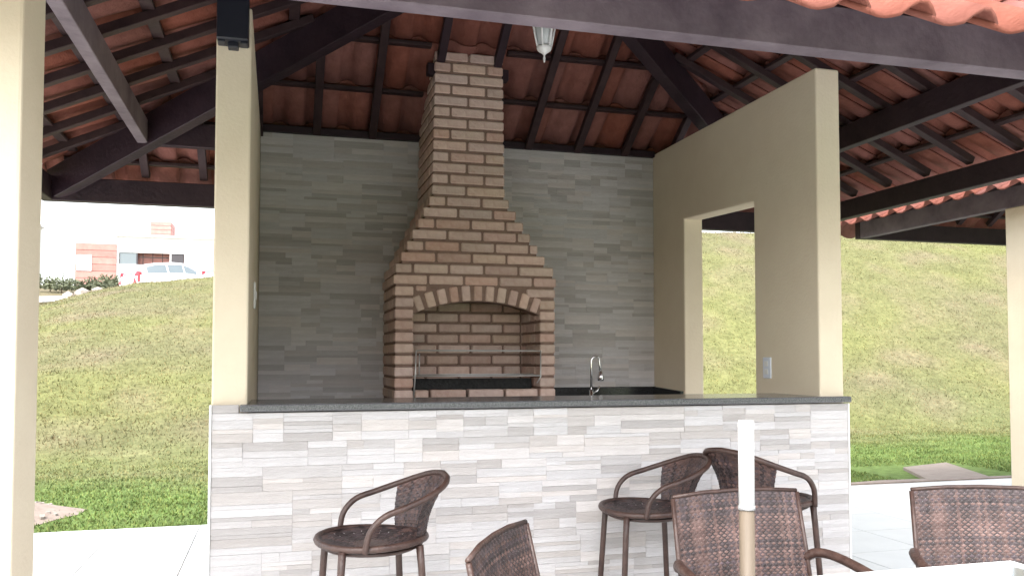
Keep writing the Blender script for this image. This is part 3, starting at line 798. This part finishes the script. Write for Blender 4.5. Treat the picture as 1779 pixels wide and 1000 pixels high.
tag(pv, 'bare pinkish stone slab lying in the grass beside the white floor', 'slab')
MB_e = MB().prism([(5.7,3.79),(8.8,3.79),(8.8,3.86),(7.2,3.9),(6.4,3.95),(5.7,3.85)], -.05, .012, 'z').build('dirt_strip', M['sand']); tag(MB_e, kind='structure')

# ------------------------------------------------------------------ things beyond the crest
def gz(x,y): return ground(x,y)
# white house with red boarded panel, long opening and roof box
hx, hy = -11.3, 51.3; hz = gz(-9,hy)-.6
ho = empty('white_house', (hx,hy,hz)); tag(ho, 'low white house with a red boarded panel and a red box on its roof', 'house')
S = 1/26.85   # metres per photo pixel at the house
def hp(mbx,name,m,par=ho,bevel=0): return mbx.build(name,m,par,bevel)
def HX(u): return ((u-889.5)/1477.3+math.tan(R(YAW)))*0
def hpix(u, v, yoff=0):   # metres right of / above the house origin, from measured bearings
    y = hy+yoff; dr = math.tan(math.atan((u-889.5)/1477.3)+R(YAW)); d = y-CP[1]
    fx = CP[0]+dr*d; depth = (fx-CP[0])*math.sin(R(YAW))+d*math.cos(R(YAW))
    return fx-hx, CP[2]+(621.9-v)/1477.3*depth-hz
xa,_ = hpix(128,480); xb,zt = hpix(200,423); xc,_ = hpix(430,420); _,z0 = hpix(130,497); _,zr = hpix(300,413); xl,_ = hpix(40,400)
ox0,oz1 = hpix(204,437); ox1,oz0 = hpix(318,461)
wl = MB().box((xb,0,-.6),(ox0,7,zr)).box((ox0+.001,0,oz1),(ox1-.001,.3,zr)).box((ox0+.001,0,-.6),(ox1-.001,.3,oz0)).box((ox1,0,-.6),(xc,7,zr)).box((ox0+.001,6.7,-.6),(ox1-.001,7,zr))
hp(wl,'wall',M['housewall'])
hp(MB().box((xb-.1,-.15,zr+.001),(xc+.1,7.1,zr+.12)),'roof_slab',M['housewall'])
hp(MB().box((ox0+.01,.62,oz0-.3),(ox1-.01,.7,oz1+.1)),'recess_wall',M['redboard'])
w = hp(MB().box((ox0+.05,.05,oz0),(ox0+.95,.12,oz1)),'window',M['carglass']); MB().box((ox0+.95,.03,oz0),(ox0+1.03,.13,oz1)).build('frame',M['dark'],w)
w = hp(MB().box((ox1-.75,.05,oz0),(ox1-.05,.12,oz1)),'window',M['dark']); MB().box((ox1-.83,.03,oz0),(ox1-.751,.13,oz1)).build('frame',M['housewall'],w)
for k in range(4): hp(MB().box((ox0+1.3+k*.55,.06,oz0+.02),(ox0+1.34+k*.55,.1,oz1-.02)),'railing_post',M['rubber'])
hp(MB().box((ox0+1.1,.05,oz0+.42),(ox1-.9,.11,oz0+.47)),'handrail',M['rubber'])
pn = hp(MB().box((xa+.02,-.02,-.6),(xb-.001,6,zt-.02)),'red_panel',M['dark'])
nb_ = 9; hgt = (zt+.6)/nb_
for k in range(nb_): MB().box((xa,-.07,-.6+k*hgt+.012),(xb-.003,-.021,-.6+(k+1)*hgt-.012)).build('board',M['redboard'],pn)
wx0,wz1 = hpix(131,442); wx1,wz0 = hpix(157,470)
hp(MB().box((wx0,-.12,wz0),(wx1,-.071,wz1)),'window',M['housewall'])
bx0,bz1 = hpix(258,383,3); bx1,bz0 = hpix(294,413,3)
rb = hp(MB().box((bx0+.02,3.02,zr+.121),(bx1-.02,5.0,bz1-.02)),'roof_box',M['dark'])
kk = 5; hgt = (bz1-zr-.125)/kk
for k in range(kk): MB().box((bx0,2.97,zr+.125+k*hgt+.01),(bx1,3.019,zr+.125+(k+1)*hgt-.01)).build('board',M['redboard'],rb); MB().box((bx1-.019,3.02,zr+.125+k*hgt+.01),(bx1+.03,5.0,zr+.125+(k+1)*hgt-.01)).build('board',M['redboard'],rb)
# neighbouring white building to the left, almost lost against the sky
nbx = empty('white_building', (-19,54,gz(-15,54)-.5)); tag(nbx, 'plain white building at the far left beside the red panelled house', 'building')
MB().box((-4,0,0),(3.4,8,5.2)).build('wall',M['housewall'],nbx); MB().box((-4.2,-.2,5.201),(3.6,8.2,5.35)).build('roof_slab',M['housewall'],nbx)
MB().box((1.2,-.04,1.6),(2.4,-.001,2.6)).build('window',M['carglass'],nbx)

# white cars parked on the road: lofted hatchback, x forward
def make_car():
    r = empty('parked_car')
    st = [(-1.98,.42,.62,.62,.66),(-1.95,.30,.92,.95,.74),(-1.80,.24,.98,1.02,.80),(-1.2,.22,1.0,1.03,.83),(0,.22,.98,1.0,.84),(.75,.22,.95,.97,.83),(1.0,.22,.93,.95,.82),(1.6,.24,.84,.86,.78),(1.9,.30,.74,.76,.70),(1.99,.40,.60,.62,.60)]
    b = MB(); rows = []
    for (x,zb,zs,zt,w) in st: rows.append([(x,-w*.9,zb),(x,-w,zb+.18),(x,-w,(zb+zs)/2+.1),(x,-w*.96,zs),(x,-w*.80,zt),(x,w*.80,zt),(x,w*.96,zs),(x,w,(zb+zs)/2+.1),(x,w,zb+.18),(x,w*.9,zb)])
    n = 10; vs = [p for q in rows for p in q]
    fs = [(i*n+k,i*n+(k+1)%n,(i+1)*n+(k+1)%n,(i+1)*n+k) for i in range(len(st)-1) for k in range(n)]+[tuple(range(n)),tuple((len(st)-1)*n+k for k in range(n))[::-1]]
    b.add(vs,fs,smooth=True).build('body',M['car'],r)
    gs = [(-1.86,1.00,1.005,.70,.70),(-1.55,1.00,1.36,.76,.60),(-1.15,1.00,1.47,.78,.60),(-.3,.99,1.51,.79,.61),(.25,.98,1.46,.79,.60),(1.02,.94,.955,.76,.72)]
    vs = []; 
    for (x,zb,zt,wb,wt) in gs: vs += [(x,-wb,zb),(x,-wt,zt),(x,wt,zt),(x,wb,zb)]
    fs = [(i*4+k,i*4+k+1,i*4+k+5,i*4+k+4) for i in range(len(gs)-1) for k in range(3)]
    MB().add(vs,fs,smooth=True).build('cabin',M['car'],r)
    for s in (-1,1):
        def q(x,f):  # point on the cabin side at height fraction f
            for (a,b_) in zip(gs,gs[1:]):
                if a[0] <= x <= b_[0]:
                    t = (x-a[0])/(b_[0]-a[0]); zb,zt,wb,wt = [lerp(a[i],b_[i],t) for i in range(1,5)]
                    return (x, s*(lerp(wb,wt,f)+.008), lerp(zb,zt,f))
        for xs_ in ((-1.48,-1.1,-.62),(-.55,-.1,.12),(.17,.4,.72)):
            vs = [q(x,.10) for x in xs_]+[q(x,.84) for x in xs_]
            MB().add(vs,[(0,1,4,3),(1,2,5,4)]).build('side_window',M['carglass'],r)
        vs = [(-1.99,s*.50,.66),(-1.97,s*.70,.66),(-1.86,s*.785,.70),(-1.84,s*.77,1.12),(-1.87,s*.66,1.14),(-1.93,s*.56,1.0)]
        MB().add([(x-.012,y*1.01,z) for x,y,z in vs]+[(x+.12,y*.96,z) for x,y,z in vs], [tuple(range(6)),tuple(range(6,12))[::-1]]+[(k,(k+1)%6,6+(k+1)%6,6+k) for k in range(6)]).build('tail_lamp',M['red'],r)
        for wx in (-1.28,1.25):
            wh = MB().tube([(wx,s*.66,.30),(wx,s*.83,.30)],.30,18).build('wheel',M['rubber'],r); MB().tube([(wx,s*.82,.30),(wx,s*.845,.30)],.19,14).build('rim',M['steel'],wh)
    MB().add([(-1.862,-.55,1.05),(-1.862,.55,1.05),(-1.60,.52,1.34),(-1.60,-.52,1.34)],[(0,1,2,3)]).build('rear_window',M['carglass'],r)
    MB().add([(.95,-.62,1.0),(.95,.62,1.0),(.34,.54,1.44),(.34,-.54,1.44)],[(0,1,2,3)]).build('windscreen',M['carglass'],r)
    MB().box((-2.02,-.6,.38),(-1.96,.6,.5)).build('bumper',M['car'],r,.01)
    return r
car = make_car(); cx_, cy_ = -4.45, 39.0
car.location = (cx_,cy_,gz(cx_,cy_)-.04); car.rotation_euler = (0,R(-5),R(36)); car.scale = (1.1,1.1,1.08); tag(car, 'white hatchback seen from its rear corner, red tail lamp showing over the grass', 'car', 'white cars parked on the road')
car2 = copy_tree(car); car2.location = (-1.3,43.0,gz(-1.3,43)+.05); car2.rotation_euler = (0,R(-4),R(40)); tag(car2, 'second white car ahead, mostly hidden by the cream wall end', 'car', 'white cars parked on the road')

# bushes and rubble by the road
def leafball(name, x, y, rx, rz, n, label, group):
    e = empty(name, (x,y,gz(x,y))); tag(e, label, 'shrub', group); lm = MB(); rr = random.Random(int(x*100)+n)
    for k in range(n):
        a = rr.uniform(0,6.283); el = rr.uniform(0,1); q = rr.random()**.5
        c = Vector((rx*q*math.cos(a)*math.cos(el), rx*.7*q*math.sin(a)*math.cos(el), rz*(.15+.85*q*math.sin(el)+.1*rr.random())))
        s = rr.uniform(.05,.11); ax = Vector((rr.gauss(0,1),rr.gauss(0,1),rr.gauss(0,1))).normalized(); bx_ = ax.orthogonal().normalized()
        t = rr.uniform(.6,1.4)
        lm.add([c-ax*s,c+bx_*s*.5,c+ax*s,c-bx_*s*.5],[(0,1,2,3)],(t,t,t*.9))
    lm.build('foliage',M['leaf'],e)
    MB().tube([(0,0,-.05),(.02,0,rz*.6)],[.03,.012],6).build('stem',M['stem'],e)
for i,(u,yd,rx,rz) in enumerate([(85,46,1.2,.75),(105,45,.9,.6),(150,46,1.0,.5),(178,46,1.1,.75),(192,45,.9,.85),(203,46,.8,.6)]):
    dr = math.tan(math.atan((u-889.5)/1477.3)+R(YAW)); X = CP[0]+dr*yd
    leafball('shrub', X, yd+CP[1], rx, rz+.2, 420, ['round green bush at far left of the road','low green bush beside the far left bush','sparse bush under the red panel','leafy bush at the right foot of the red panel','taller bush between the red panel and the white car','small bush just behind the white car'][i], 'bushes along the road')
rp = empty('rock_pile', (0,0,0)); dr = math.tan(math.atan((160-889.5)/1477.3)+R(YAW)); X = CP[0]+dr*41; rp.location = (X,41+CP[1],gz(X,41+CP[1])); tag(rp, 'heap of pale stones at the far side of the road', 'rock pile')
def rock(s):
    bm = bmesh.new(); bmesh.ops.create_icosphere(bm, subdivisions=1, radius=s)
    for v in bm.verts: v.co *= prnd.uniform(.75,1.2); v.co.z *= .65
    me = bpy.data.meshes.new('rock'); bm.to_mesh(me); bm.free(); me.materials.append(M['rock']); return me
rms = [rock(.22),rock(.3),rock(.16)]
for k in range(22):
    a = prnd.gauss(0,.55); link('rock', prnd.choice(rms), rp, T(a, prnd.gauss(0,.3), max(0,.35-.4*abs(a))*prnd.random()+.1) @ Matrix.Rotation(prnd.uniform(0,3),4,'Z'))
